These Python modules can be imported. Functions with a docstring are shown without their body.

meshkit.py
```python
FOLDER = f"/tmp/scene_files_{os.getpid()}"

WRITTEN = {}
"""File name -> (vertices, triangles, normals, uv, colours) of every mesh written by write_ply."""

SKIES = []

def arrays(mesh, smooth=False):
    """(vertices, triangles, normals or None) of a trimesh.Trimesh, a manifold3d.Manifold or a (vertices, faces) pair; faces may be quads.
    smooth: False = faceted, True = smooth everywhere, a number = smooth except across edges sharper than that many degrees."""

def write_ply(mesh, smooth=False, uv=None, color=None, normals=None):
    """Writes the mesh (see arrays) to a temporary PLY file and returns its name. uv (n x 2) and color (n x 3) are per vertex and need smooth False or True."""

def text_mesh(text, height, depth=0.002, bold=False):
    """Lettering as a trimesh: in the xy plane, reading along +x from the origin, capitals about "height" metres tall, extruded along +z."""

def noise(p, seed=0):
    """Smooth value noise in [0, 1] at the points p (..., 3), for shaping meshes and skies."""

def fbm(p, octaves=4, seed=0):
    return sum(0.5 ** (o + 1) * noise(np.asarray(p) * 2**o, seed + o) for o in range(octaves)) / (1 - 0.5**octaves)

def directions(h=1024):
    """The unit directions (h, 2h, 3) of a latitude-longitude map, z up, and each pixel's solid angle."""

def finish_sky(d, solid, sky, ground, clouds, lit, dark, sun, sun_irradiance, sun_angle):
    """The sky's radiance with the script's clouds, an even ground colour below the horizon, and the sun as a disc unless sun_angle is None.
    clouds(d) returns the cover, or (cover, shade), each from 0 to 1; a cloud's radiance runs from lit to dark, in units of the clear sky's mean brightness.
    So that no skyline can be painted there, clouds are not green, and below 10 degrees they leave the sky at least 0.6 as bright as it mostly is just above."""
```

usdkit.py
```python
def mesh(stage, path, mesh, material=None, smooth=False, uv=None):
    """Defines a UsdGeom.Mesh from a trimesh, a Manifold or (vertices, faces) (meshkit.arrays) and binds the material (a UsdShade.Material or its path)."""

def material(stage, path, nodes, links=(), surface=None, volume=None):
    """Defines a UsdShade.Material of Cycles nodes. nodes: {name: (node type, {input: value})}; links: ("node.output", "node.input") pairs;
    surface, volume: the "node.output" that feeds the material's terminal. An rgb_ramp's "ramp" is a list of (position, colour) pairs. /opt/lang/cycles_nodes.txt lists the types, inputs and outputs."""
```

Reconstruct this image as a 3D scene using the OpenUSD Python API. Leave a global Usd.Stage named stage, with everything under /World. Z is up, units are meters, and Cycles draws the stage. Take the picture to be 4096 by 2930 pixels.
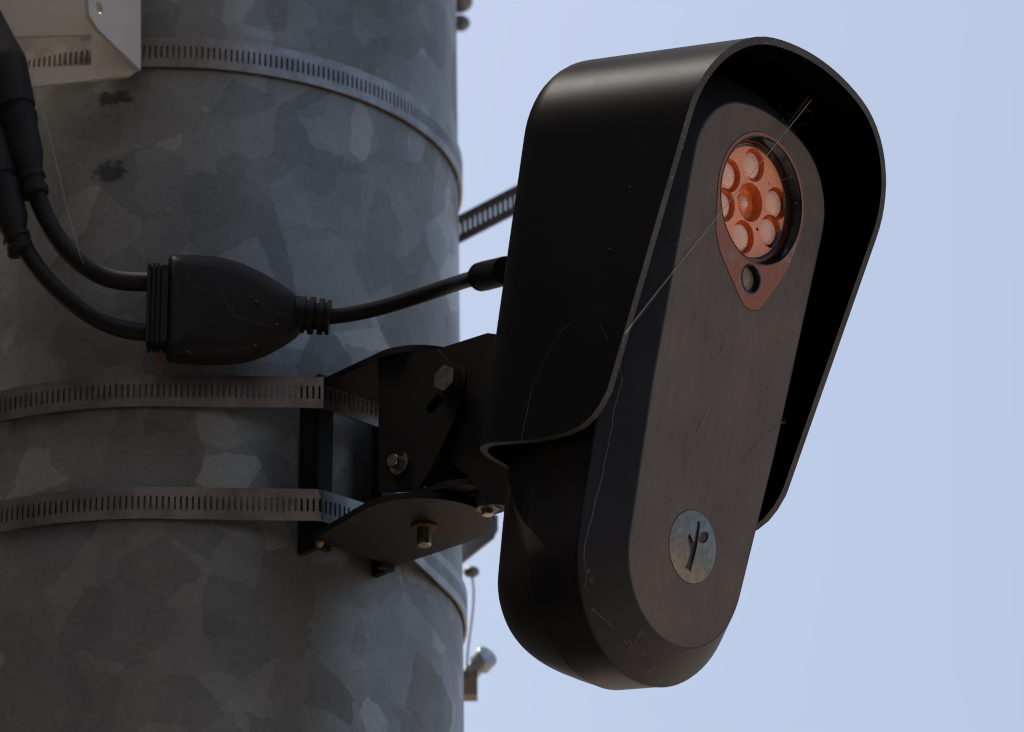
import math, random
import numpy as np, trimesh, usdkit
from pxr import Usd, UsdGeom, UsdLux, UsdShade, Gf, Sdf
from shapely.geometry import Polygon, Point, LineString, MultiPoint, box
from shapely import affinity, union_all
from scipy.spatial import cKDTree

random.seed(7); rng = np.random.default_rng(7)
stage = Usd.Stage.CreateInMemory()
UsdGeom.SetStageUpAxis(stage, UsdGeom.Tokens.z); UsdGeom.SetStageMetersPerUnit(stage, 1.0)
UsdGeom.Xform.Define(stage, '/World'); UsdGeom.Scope.Define(stage, '/World/Looks')

# ------------------------------------------------------------------ camera
PITCH = math.radians(23.0)
R3 = np.array([1, 0, 0.0]); FW = np.array([0, math.cos(PITCH), math.sin(PITCH)]); UP = np.array([0, -math.sin(PITCH), math.cos(PITCH)])
cam = UsdGeom.Camera.Define(stage, '/World/camera')
cam.CreateFocalLengthAttr(180.0); cam.CreateHorizontalApertureAttr(36.0); cam.CreateVerticalApertureAttr(36.0 * 732 / 1024)
cam.CreateClippingRangeAttr(Gf.Vec2f(0.05, 3000.0)); cam.CreateFStopAttr(13.0); cam.CreateFocusDistanceAttr(2.12)
cam.CreateExposureAttr(0.78)
cam.AddTransformOp().Set(Gf.Matrix4d(*R3, 0, *UP, 0, *(-FW), 0, 0, 0, 0, 1))

# ------------------------------------------------------------------ sky and sun
SUN_EL, SUN_AZ = math.radians(60), math.radians(-61)      # azimuth from +y towards +x
sun_dir = np.array([math.cos(SUN_EL) * math.sin(SUN_AZ), math.cos(SUN_EL) * math.cos(SUN_AZ), math.sin(SUN_EL)])
SKY_STRENGTH = 0.107
def mat(name, nodes, links=(), surface='p.BSDF', volume=None):
    return usdkit.material(stage, '/World/Looks/' + name, nodes, links, surface, volume)
sky = UsdLux.DomeLight.Define(stage, '/World/sky')
skym = mat('sky_air', {'s': ('sky_texture', {'sky_type': 'single_scattering', 'sun_disc': False, 'sun_elevation': SUN_EL,
           'sun_rotation': math.atan2(sun_dir[0], sun_dir[1]), 'altitude': 100.0, 'air_density': 1.0, 'aerosol_density': 6.0, 'ozone_density': 0.45}),
           'b': ('background_shader', {'strength': SKY_STRENGTH})}, [('s.color', 'b.color')], 'b.background')
UsdShade.MaterialBindingAPI.Apply(sky.GetPrim()).Bind(skym)
sky.GetPrim().SetCustomDataByKey('kind', 'structure')
sky.GetPrim().SetCustomDataByKey('label', 'clear pale blue sky behind the pole and the camera'); sky.GetPrim().SetCustomDataByKey('category', 'sky')
sun = UsdLux.DistantLight.Define(stage, '/World/sun')
sun.CreateIntensityAttr(0.5); sun.CreateAngleAttr(0.5); sun.CreateNormalizeAttr(True); sun.CreateColorAttr(Gf.Vec3f(1.0, 0.95, 0.88))
zc = sun_dir; xc_ = np.cross([0, 0, 1.0], zc); xc_ /= np.linalg.norm(xc_); yc_ = np.cross(zc, xc_)
sun.AddTransformOp().Set(Gf.Matrix4d(*xc_, 0, *yc_, 0, *zc, 0, 0, 0, 0, 1))

# ------------------------------------------------------------------ helpers
nrm = lambda v: np.asarray(v, float) / np.linalg.norm(v)
Zv = np.array([0, 0, 1.0])
def ray(px, py): return FW + R3 * (px - 2048) / 20480 - UP * (py - 1465) / 20480
def hit(px, py, P0, n):                       # a point of the photograph (4096 wide) on a plane of the scene
    d = ray(px, py); return d * ((np.asarray(P0) @ n) / (d @ n))
def T(v, f): return trimesh.Trimesh(np.asarray(v, float), np.asarray(f, int), process=False)
def cat(*ms):
    ms = [m for q in ms for m in (q if isinstance(q, (list, tuple)) else [q])]
    return trimesh.util.concatenate(ms)
used = {}
def path_for(parent, name):
    base = parent + '/' + name
    k = used.get(base, -1) + 1; used[base] = k
    return base if k == 0 else f'{base}_{k:03d}'
def obj(name, mesh, m, parent=None, smooth=30, label=None, kind=None):
    p = path_for(str(parent.GetPath()) if parent is not None else '/World', name)
    pr = usdkit.mesh(stage, p, mesh, m, smooth=smooth).GetPrim()
    if label: pr.SetCustomDataByKey('label', label)
    if kind: pr.SetCustomDataByKey('kind', kind)
    return pr
def tag(pr, label, category=None, group=None, kind=None):
    pr.SetCustomDataByKey('label', label)
    if category: pr.SetCustomDataByKey('category', category)
    if group: pr.SetCustomDataByKey('group', group)
    if kind: pr.SetCustomDataByKey('kind', kind)
    return pr
def thing(name, label, category, group=None):
    return tag(UsdGeom.Xform.Define(stage, path_for('/World', name)).GetPrim(), label, category, group)
def strip(rows, closed=False):                # grid of points (n rows of m points) -> quads
    V = np.concatenate(rows); m = len(rows[0]); F = []
    for i in range(len(rows) - 1):
        for j in range(m if closed else m - 1):
            a_, b_ = i * m + j, i * m + (j + 1) % m; c_, d_ = a_ + m, b_ + m
            F += [[a_, b_, d_], [a_, d_, c_]]
    return V, F
def outward(m):
    if m.volume < 0: m.invert()
    return m
def loft(secs, cap0=True, cap1=True):
    V, F = strip(secs, True); m = len(secs[0]); F = list(F); V = list(V)
    for on, k, flip in ((cap0, 0, 1), (cap1, len(secs) - 1, 0)):
        if on:
            c = len(V); V.append(np.mean(secs[k], 0))
            for j in range(m):
                q = [c, k * m + j, k * m + (j + 1) % m]; F.append(q[::-1] if flip else q)
    M = T(V, F); return outward(M) if cap0 and cap1 else M
def smoothpath(P, n=40):
    from scipy.interpolate import CubicSpline
    P = np.asarray(P, float); s = np.r_[0, np.cumsum(np.linalg.norm(np.diff(P, axis=0), axis=1))]
    return CubicSpline(s, P)(np.linspace(0, s[-1], n))
def frames(P):
    tg = np.gradient(P, axis=0); tg /= np.linalg.norm(tg, axis=1)[:, None]
    u = np.cross(tg[0], [0.3, 0.2, 0.93]); u /= np.linalg.norm(u); out = []
    for k in range(len(P)):
        u = u - tg[k] * (u @ tg[k]); u /= np.linalg.norm(u); out.append((u.copy(), np.cross(tg[k], u)))
    return out
def tube(P, r, seg=16):
    P = np.asarray(P, float); r = np.broadcast_to(r, len(P)); an = np.linspace(0, 2 * np.pi, seg, endpoint=False)
    return loft([P[k] + r[k] * (np.outer(np.cos(an), u) + np.outer(np.sin(an), v)) for k, (u, v) in enumerate(frames(P))])
def revolve(prof, o, ax, seg=40, cap=True):   # prof: (radius, height) pairs along ax from o
    ax = nrm(ax); u = nrm(np.cross(ax, [0.31, 0.2, 0.92])); v = np.cross(ax, u); an = np.linspace(0, 2 * np.pi, seg, endpoint=False)
    return loft([np.asarray(o) + ax * h + r * (np.outer(np.cos(an), u) + np.outer(np.sin(an), v)) for r, h in prof], cap, cap)
def prism(poly, o, e1, e2, e3, th, bev=0.0):  # plate: outline in (e1, e2), thickness along e3, edges chamfered
    polys = getattr(poly, 'geoms', [poly]); out = []
    for g in polys:
        if g.is_empty: continue
        m = trimesh.creation.extrude_polygon(g, th, engine='earcut')
        v = m.vertices
        if bev:
            core = g.buffer(-bev)
        out.append(T(np.asarray(o) + np.outer(v[:, 0], e1) + np.outer(v[:, 1], e2) + np.outer(v[:, 2], e3), m.faces))
    M = cat(out); return outward(M)
def flat(poly, o, e1, e2, off, e3):
    out = []
    for g in getattr(poly, 'geoms', [poly]):
        v, f = trimesh.creation.triangulate_polygon(g, engine='earcut')
        m = T(np.asarray(o) + np.outer(v[:, 0], e1) + np.outer(v[:, 1], e2) + off * np.asarray(e3), f)
        if m.face_normals[0] @ e3 < 0: m.invert()
        out.append(m)
    return cat(out)
def ring_pts(poly, n, start=(0, 1)):          # n points evenly round an outline from the one farthest along start
    x, y = np.array(poly.exterior.coords.xy); P = np.c_[x, y][:-1]
    if Polygon(P).exterior.is_ccw is False: P = P[::-1]
    L = LineString(np.r_[P, P[:1]]); c = np.array(poly.centroid.coords[0])
    far = c + nrm(start) * 1.0
    s0 = L.project(LineString([c, far]).intersection(L) if True else Point(far))
    return np.array([L.interpolate((s0 + k * L.length / n) % L.length).coords[0] for k in range(n)])

# ------------------------------------------------------------------ materials
def plastic(name, col, rough, grain=2500.0, bump=0.12, dirt=0.0, dirtcol=(0.10, 0.085, 0.07), spec=0.5):
    n = {'g': ('geometry', {}), 'n1': ('noise_texture', {'scale': grain, 'detail': 2.0, 'roughness': 0.6}),
         'b': ('bump', {'strength': bump, 'distance': 0.0003}), 'n2': ('noise_texture', {'scale': 38.0, 'detail': 6.0, 'roughness': 0.65}),
         'r': ('rgb_ramp', {'ramp': [(0.42, (0, 0, 0)), (0.75, (dirt,) * 3)]}), 'm': ('mix_color', {'a': col, 'b': dirtcol}),
         'rr': ('map_range', {'from_min': 0.3, 'from_max': 0.7, 'to_min': rough - 0.015, 'to_max': rough + 0.02}),
         'p': ('principled_bsdf', {'roughness': rough, 'specular_ior_level': spec})}
    return mat(name, n, [('g.position', 'n1.vector'), ('g.position', 'n2.vector'), ('n1.fac', 'b.height'), ('b.normal', 'p.normal'),
               ('n2.fac', 'r.fac'), ('r.color', 'm.fac'), ('m.result', 'p.base_color'), ('n2.fac', 'rr.value'), ('rr.result', 'p.roughness')])
def simple(name, col, rough, metallic=0.0, spec=0.5, coat=0.0):
    return mat(name, {'g': ('geometry', {}), 'n': ('noise_texture', {'scale': 420.0, 'detail': 4.0}),
        'h': ('map_range', {'from_min': 0.3, 'from_max': 0.7, 'to_min': 0.75, 'to_max': 1.2}), 'v': ('hsv', {'color': col}),
        'p': ('principled_bsdf', {'roughness': rough, 'metallic': metallic, 'specular_ior_level': spec, 'coat_weight': coat})},
        [('g.position', 'n.vector'), ('n.fac', 'h.value'), ('h.result', 'v.value'), ('v.color', 'p.base_color')])
BLACK = plastic('black_visor_metal', (0.0028, 0.0028, 0.0036), 0.40, 2000.0, 0.22, 0.04, (0.02, 0.018, 0.016), 0.018)
HOUSING = plastic('black_housing', (0.0045, 0.0047, 0.0052), 0.42, 2600.0, 0.1, 0.4, (0.035, 0.031, 0.027), 0.3)
RIM = plastic('worn_rim', (0.035, 0.032, 0.03), 0.6, 1900.0, 0.5, 0.7, (0.10, 0.09, 0.075))
BRACKET = plastic('black_bracket', (0.0045, 0.0045, 0.0045), 0.5, 1500.0, 0.2, 0.5, (0.022, 0.017, 0.012), 0.25)
RUBBER = plastic('black_rubber', (0.0042, 0.004, 0.0038), 0.6, 1200.0, 0.15, 0.4, (0.02, 0.017, 0.013), 0.3)
FLANK = plastic('shade_tinted_flank_plastic', (0.013, 0.0145, 0.020), 0.5, 1500.0, 0.2, 0.3, (0.035, 0.03, 0.026), 0.4)  # same moulding as the face; darker navy paints in the flank's shade
LEAF = simple('dry_leaf', (0.16, 0.05, 0.012), 0.8)
MUD = simple('dried_mud', (0.26, 0.15, 0.07), 0.9)
FLUFF = simple('dust_fluff', (0.22, 0.19, 0.15), 0.95)
SPECK = simple('pale_specks', (0.4, 0.38, 0.34), 0.9)
BADGE = simple('badge_chrome', (0.20, 0.19, 0.17), 0.3, 0.75)
TAILM = simple('dull_strap', (0.17, 0.17, 0.18), 0.45, 0.6)
STEEL = simple('bolt_steel', (0.36, 0.33, 0.28), 0.32, 1.0)
RUST = simple('rusty_washer', (0.085, 0.036, 0.018), 0.8)
GLOSS = simple('gloss_black', (0.008, 0.008, 0.009), 0.12)
ENGRAVE = plastic('engraved_plastic', (0.04, 0.034, 0.03), 0.6)
WHITE = plastic('white_paint', (0.47, 0.45, 0.40), 0.5, 900.0, 0.1, 0.25, (0.25, 0.2, 0.14))
ORANGE = plastic('orange_filter', (0.95, 0.35, 0.19), 0.35, 2200.0, 0.5, 0.25, (0.88, 0.42, 0.27))
DEEP = simple('deep_orange', (0.85, 0.24, 0.09), 0.35)
SENSE = simple('sensor_gloss', (0.22, 0.15, 0.10), 0.12)
WEB = mat('cobweb_silk', {'d': ('diffuse_bsdf', {'color': (0.45, 0.42, 0.38)})}, (), 'd.BSDF')
LED = mat('led_lens', {'g': ('geometry', {}), 'w': ('wave_texture', {'bands_direction': 'z', 'scale': 260.0, 'distortion': 9.0, 'detail': 3.0}),
          'rc': ('rgb_ramp', {'ramp': [(0.25, (0.95, 0.48, 0.33)), (0.7, (0.97, 0.54, 0.40)), (0.95, (1.0, 0.66, 0.54))]}),  # pale streaks paint specular glints into the lens colour
          'b': ('bump', {'strength': 0.12, 'distance': 0.0004}),
          'p': ('principled_bsdf', {'base_color': (0.95, 0.50, 0.38), 'roughness': 0.12, 'coat_weight': 0.6, 'coat_roughness': 0.06})},
          [('g.position', 'w.vector'), ('w.fac', 'b.height'), ('b.normal', 'p.normal'), ('w.fac', 'rc.fac'), ('rc.color', 'p.base_color')])
FACE = mat('weathered_warm_lit_face', {'g': ('geometry', {}),  # brown raised to stand in for warm side light; streaks are wear
    'n1': ('noise_texture', {'scale': 1500.0, 'detail': 3.0, 'roughness': 0.6}), 'b': ('bump', {'strength': 0.3, 'distance': 0.0003}),
    'mp': ('mapping', {'scale': (260.0, 260.0, 14.0), 'rotation': (0.0, -0.2, 0.0)}), 'n2': ('noise_texture', {'scale': 1.0, 'detail': 5.0, 'roughness': 0.7}),
    'n3': ('noise_texture', {'scale': 28.0, 'detail': 5.0, 'roughness': 0.6}),
    'r2': ('rgb_ramp', {'ramp': [(0.22, (0.050, 0.037, 0.028)), (0.42, (0.096, 0.067, 0.046)), (0.62, (0.108, 0.076, 0.053)), (0.8, (0.130, 0.093, 0.066))]}),
    'r3': ('rgb_ramp', {'ramp': [(0.35, (0.72, 0.72, 0.74)), (0.65, (1.15, 1.08, 1.02))]}),
    'm': ('mix_color', {'blend_type': 'multiply', 'fac': 1.0, 'use_clamp': False}),
    'p': ('principled_bsdf', {'roughness': 0.42})},
    [('g.position', 'n1.vector'), ('n1.fac', 'b.height'), ('b.normal', 'p.normal'), ('g.position', 'mp.vector'), ('mp.vector', 'n2.vector'), ('g.position', 'n3.vector'),
     ('n2.fac', 'r2.fac'), ('n3.fac', 'r3.fac'), ('r2.color', 'm.a'), ('r3.color', 'm.b'), ('m.result', 'p.base_color')])
TEAR = mat('teardrop_painted_reflection', {'g': ('geometry', {}), 'n': ('noise_texture', {'scale': 90.0, 'detail': 5.0, 'roughness': 0.6}),  # orange-brown base paints reflected surroundings onto a black gloss plate
    'r': ('rgb_ramp', {'ramp': [(0.45, (0.27, 0.072, 0.026)), (0.58, (0.24, 0.115, 0.06)), (0.70, (0.30, 0.22, 0.14))]}),
    'rr': ('map_range', {'from_min': 0.4, 'from_max': 0.7, 'to_min': 0.15, 'to_max': 0.5}),
    'p': ('principled_bsdf', {'roughness': 0.2})},
    [('g.position', 'n.vector'), ('n.fac', 'r.fac'), ('r.color', 'p.base_color'), ('n.fac', 'rr.value'), ('rr.result', 'p.roughness')])
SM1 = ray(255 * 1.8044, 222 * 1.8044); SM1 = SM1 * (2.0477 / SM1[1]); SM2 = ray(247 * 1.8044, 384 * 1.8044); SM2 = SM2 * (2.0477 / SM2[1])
GALV = mat('galvanised_steel', {'g': ('geometry', {}),
    'wn': ('noise_texture', {'scale': 120.0, 'detail': 5.0, 'roughness': 0.68}), 'wv': ('vector_math', {'math_type': 'multiply_add', 'vector2': (0.0065, 0.0065, 0.0065)}),
    'v1': ('voronoi_texture', {'scale': 30.0, 'randomness': 1.0}), 'v2': ('voronoi_texture', {'scale': 48.0, 'randomness': 1.0}),
    'c1': ('separate_color', {}), 'c2': ('separate_color', {}),
    'k': ('math', {'math_type': 'multiply_add', 'value2': 0.55}), 'k2': ('math', {'math_type': 'multiply', 'value2': 0.45}),
    'r': ('rgb_ramp', {'ramp': [(0.0, (0.155, 0.157, 0.15)), (0.25, (0.195, 0.197, 0.187)), (0.26, (0.172, 0.174, 0.167)), (0.5, (0.212, 0.213, 0.202)), (0.51, (0.23, 0.231, 0.217)), (0.72, (0.248, 0.247, 0.23)), (0.73, (0.212, 0.212, 0.20)), (0.83, (0.255, 0.253, 0.235)), (0.84, (0.315, 0.312, 0.285)), (1.0, (0.35, 0.345, 0.31))]}),
    'n2': ('noise_texture', {'scale': 14.0, 'detail': 7.0, 'roughness': 0.7}),
    'r2': ('rgb_ramp', {'ramp': [(0.3, (0.78, 0.78, 0.78)), (0.7, (1.12, 1.12, 1.1))]}),
    'n3': ('noise_texture', {'scale': 420.0, 'detail': 6.0, 'roughness': 0.75}), 'r3': ('rgb_ramp', {'ramp': [(0.3, (0.84, 0.84, 0.84)), (0.7, (1.10, 1.10, 1.10))]}),
    'm': ('mix_color', {'blend_type': 'multiply', 'fac': 1.0, 'use_clamp_result': False}), 'm2': ('mix_color', {'blend_type': 'multiply', 'fac': 1.0}),
    'rg': ('map_range', {'from_min': 0.0, 'from_max': 1.0, 'to_min': 0.55, 'to_max': 0.38}),
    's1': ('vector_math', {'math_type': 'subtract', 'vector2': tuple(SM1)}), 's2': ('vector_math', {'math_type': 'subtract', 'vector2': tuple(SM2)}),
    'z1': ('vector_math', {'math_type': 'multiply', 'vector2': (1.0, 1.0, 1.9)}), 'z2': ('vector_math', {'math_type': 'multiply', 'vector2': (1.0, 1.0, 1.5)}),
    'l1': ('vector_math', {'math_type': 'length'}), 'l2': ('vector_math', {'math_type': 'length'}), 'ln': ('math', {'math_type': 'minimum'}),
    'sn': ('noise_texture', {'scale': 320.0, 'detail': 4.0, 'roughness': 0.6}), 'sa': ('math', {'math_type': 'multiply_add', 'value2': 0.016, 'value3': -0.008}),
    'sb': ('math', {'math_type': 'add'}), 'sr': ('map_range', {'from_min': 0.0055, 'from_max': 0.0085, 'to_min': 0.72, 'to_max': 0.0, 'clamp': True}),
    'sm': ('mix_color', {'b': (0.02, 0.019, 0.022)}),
    'bp': ('bump', {'strength': 0.12, 'distance': 0.001}),
    'p': ('principled_bsdf', {'metallic': 0.75, 'roughness': 0.5})},
    [('g.position', 's1.vector1'), ('g.position', 's2.vector1'), ('s1.vector', 'z1.vector1'), ('s2.vector', 'z2.vector1'), ('z1.vector', 'l1.vector1'), ('z2.vector', 'l2.vector1'), ('l1.value', 'ln.value1'), ('l2.value', 'ln.value2'), ('g.position', 'sn.vector'), ('sn.fac', 'sa.value1'), ('ln.value', 'sb.value1'), ('sa.value', 'sb.value2'), ('sb.value', 'sr.value'), ('sr.result', 'sm.fac'), ('m2.result', 'sm.a'),
     ('g.position', 'wn.vector'), ('wn.color', 'wv.vector1'), ('g.position', 'wv.vector3'), ('wv.vector', 'v1.vector'), ('wv.vector', 'v2.vector'),
     ('v1.color', 'c1.color'), ('v2.color', 'c2.color'), ('c2.g', 'k2.value1'), ('c1.r', 'k.value1'), ('k2.value', 'k.value3'), ('k.value', 'r.fac'),
     ('g.position', 'n2.vector'), ('n2.fac', 'r2.fac'), ('g.position', 'n3.vector'), ('n3.fac', 'r3.fac'), ('r.color', 'm.a'), ('r2.color', 'm.b'),
     ('m.result', 'm2.a'), ('r3.color', 'm2.b'), ('sm.result', 'p.base_color'), ('c1.r', 'rg.value'), ('rg.result', 'p.roughness'), ('n3.fac', 'bp.height'), ('bp.normal', 'p.normal')])
BAND = mat('stainless_band', {'g': ('geometry', {}), 'n': ('noise_texture', {'scale': 60.0, 'detail': 6.0, 'roughness': 0.7}),
    'r': ('rgb_ramp', {'ramp': [(0.35, (0.21, 0.19, 0.175)), (0.65, (0.36, 0.34, 0.32))]}), 'p': ('principled_bsdf', {'metallic': 1.0, 'roughness': 0.36})},
    [('g.position', 'n.vector'), ('n.fac', 'r.fac'), ('r.color', 'p.base_color')])
GROUND = mat('dry_ground', {'g': ('geometry', {}), 'n': ('noise_texture', {'scale': 1.5, 'detail': 8.0}),
    'r': ('rgb_ramp', {'ramp': [(0.3, (0.25, 0.20, 0.155)), (0.7, (0.36, 0.30, 0.24))]}), 'p': ('principled_bsdf', {'roughness': 0.9})},
    [('g.position', 'n.vector'), ('n.fac', 'r.fac'), ('r.color', 'p.base_color')])

# ------------------------------------------------------------------ ground and pole
GZ = -1.6
th_ = np.linspace(0, 2 * np.pi, 64, endpoint=False)
gd = T(np.r_[[[0, 0, GZ]], np.c_[1500 * np.cos(th_), 1500 * np.sin(th_), np.full(64, GZ)]], [[0, 1 + k, 1 + (k + 1) % 64] for k in range(64)])
tag(obj('ground', gd, GROUND, smooth=False), 'dry brown ground around the foot of the pole', None, None, 'structure')
WALLM = mat('brown_render', {'g': ('geometry', {}), 'n': ('noise_texture', {'scale': 1.2, 'detail': 8.0}),
    'r': ('rgb_ramp', {'ramp': [(0.3, (0.09, 0.075, 0.06)), (0.7, (0.14, 0.12, 0.10))]}), 'p': ('principled_bsdf', {'roughness': 0.9})},
    [('g.position', 'n.vector'), ('n.fac', 'r.fac'), ('r.color', 'p.base_color')])
bld = thing('added_building', 'brown block added out of view behind the photographer to shut out sky', 'added_building')  # invented, unseen; added to block sky and darken the left side
foot = Polygon([(-14, -12), (3.0, -12), (3.0, -3.5), (-5.0, -3.5), (-5.0, 5.0), (-14, 5.0)])
obj('wall', prism(foot, [0, 0, GZ], R3, np.array([0, 1.0, 0]), Zv, 10.0), WALLM, bld, smooth=False)
obj('roof', prism(foot.buffer(0.35, join_style=2), [0, 0, GZ + 10.0], R3, np.array([0, 1.0, 0]), Zv, 0.3), WALLM, bld, smooth=False)
for zf in (0.6, 3.8, 7.0):
    for x_ in (-3.6, -1.4, 0.8):
        obj('window', trimesh.creation.box(bounds=[[x_, -3.52, GZ + zf], [x_ + 1.1, -3.47, GZ + zf + 1.5]]), simple('window_glass', (0.02, 0.022, 0.025), 0.1), bld, smooth=False)
AX = np.array([-0.156, 2.176, 0.0]); RP = 0.132
TAPER = 0.0138
def pole_r(z): return RP + TAPER * (0.93 - z)
zs = np.r_[np.linspace(GZ, 0.4, 8), np.linspace(0.5, 1.3, 60), [2.0, 3.5]]
def bump_r(z): return 0.0005 * math.exp(-((z - 0.766) / 0.0016) ** 2)
an = np.linspace(0, 2 * np.pi, 160, endpoint=False)
pole = thing('utility_pole', 'thick grey galvanised steel pole with mottled spangle, left of the black camera', 'pole')
obj('pole_shaft', loft([AX + np.c_[(pole_r(z) + bump_r(z)) * np.cos(an), (pole_r(z) + bump_r(z)) * np.sin(an), np.full(160, z)] for z in zs]), GALV, pole, smooth=True)

# ------------------------------------------------------------------ slotted clamp bands
BW, PITCHB, BT = 0.0146, 0.00258, 0.0010
def band(path, zc_of, s0=0.0, s1=None, width=BW, slots=True):
    """a slotted steel strip bent along a plan polyline; real holes"""
    P = np.asarray(path, float); s = np.r_[0, np.cumsum(np.linalg.norm(np.diff(P, axis=0), axis=1))]
    s1 = s[-1] if s1 is None else s1
    n = int((s1 - s0) / PITCHB); p = (s1 - s0) / n
    st = Point(0, -width * 0.18).buffer(p * 0.19, 3).union(Point(0, width * 0.18).buffer(p * 0.17, 3)).convex_hull
    cell = box(-p / 2, -width / 2, p / 2, width / 2).difference(affinity.translate(st, 0, -width * 0.0))
    v2, f2 = trimesh.creation.triangulate_polygon(cell, engine='earcut'); v2 = np.asarray(v2)
    f2 = np.asarray(f2); m = len(v2)
    e = v2[f2[0]]
    if np.cross(e[1] - e[0], e[2] - e[0]) < 0: f2 = f2[:, ::-1]
    edges = {}
    for f in f2:
        for k in range(3): edges[(f[k], f[(k + 1) % 3])] = 1
    bnd = [(i, j) for i, j in edges if (j, i) not in edges and not (abs(abs(v2[i, 0]) - p / 2) < 1e-9 and abs(v2[i, 0] - v2[j, 0]) < 1e-9)]
    side = [q for i, j in bnd for q in ([j, i, i + m], [j, i + m, j + m])]
    F0 = np.r_[f2, f2[:, ::-1] + m, side]
    V, F = [], []
    for k in range(n):
        ss = s0 + (k + 0.5) * p + v2[:, 0]
        x, y = np.interp(ss, s, P[:, 0]), np.interp(ss, s, P[:, 1])
        e_ = 0.0006
        tx = np.interp(ss + e_, s, P[:, 0]) - np.interp(ss - e_, s, P[:, 0]); ty = np.interp(ss + e_, s, P[:, 1]) - np.interp(ss - e_, s, P[:, 1])
        ln = np.hypot(tx, ty); nx, ny = ty / ln, -tx / ln
        zz = zc_of(x, y) + v2[:, 1]
        V += [np.c_[x + nx * BT, y + ny * BT, zz], np.c_[x, y, zz]]
        F.append(F0 + k * 2 * m)
    return T(np.concatenate(V), np.concatenate(F))
def ccw_from(poly, start):                    # closed plan outline starting opposite the camera
    x, y = poly.exterior.coords.xy; P = np.c_[x, y][:-1]
    if not poly.exterior.is_ccw: P = P[::-1]
    k = np.argmin(np.linalg.norm(P - start, axis=1)); P = np.roll(P, -k, 0); return np.r_[P, P[:1]]
back = (AX + [0, RP, 0])[:2]
topz = 1.0192
ring = ccw_from(Point(*AX[:2]).buffer(pole_r(topz) + 0.0011, 96), back)
TILT = (0.0, 0.0)
hc = thing('hose_clamp', 'slotted steel clamp band round the top of the pole, with loose tail behind', 'hose clamp', 'slotted clamp bands round the pole')
obj('band', band(ring, lambda x, y: topz + TILT[0] * (x - AX[0]) + TILT[1] * (y - AX[1] + RP)), BAND, hc, smooth=25)
ALPHA = math.radians(-48); A_ = np.array([math.cos(ALPHA), math.sin(ALPHA), 0]); T_ = np.array([-A_[1], A_[0], 0])
def mt(a, t, z): return AX + A_ * a + T_ * t + Zv * z
def lowband(zc0, tilt):
    cs = [Point(*mt(0.1462, -0.0332, 0)[:2]).buffer(0.0012, 6), Point(*mt(0.1462, 0.0102, 0)[:2]).buffer(0.0012, 6)]
    hull = union_all([Point(*AX[:2]).buffer(pole_r(zc0) + 0.0011, 96)] + cs).convex_hull
    hull = hull.segmentize(0.002)
    return band(ccw_from(hull, back), lambda x, y: zc0 + tilt[0] * (x - AX[0]) + tilt[1] * (y - AX[1] + RP))
hc2 = thing('hose_clamp', 'slotted steel clamp band crossing the upper end of the black pole mount', 'hose clamp', 'slotted clamp bands round the pole')
obj('band', lowband(0.8548, (0.0, 0.0)), BAND, hc2, smooth=25)
hc3 = thing('hose_clamp', 'slotted steel clamp band crossing the lower end of the black pole mount', 'hose clamp', 'slotted clamp bands round the pole')
obj('band', lowband(0.8025, (0.0, 0.0)), BAND, hc3, smooth=25)

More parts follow.
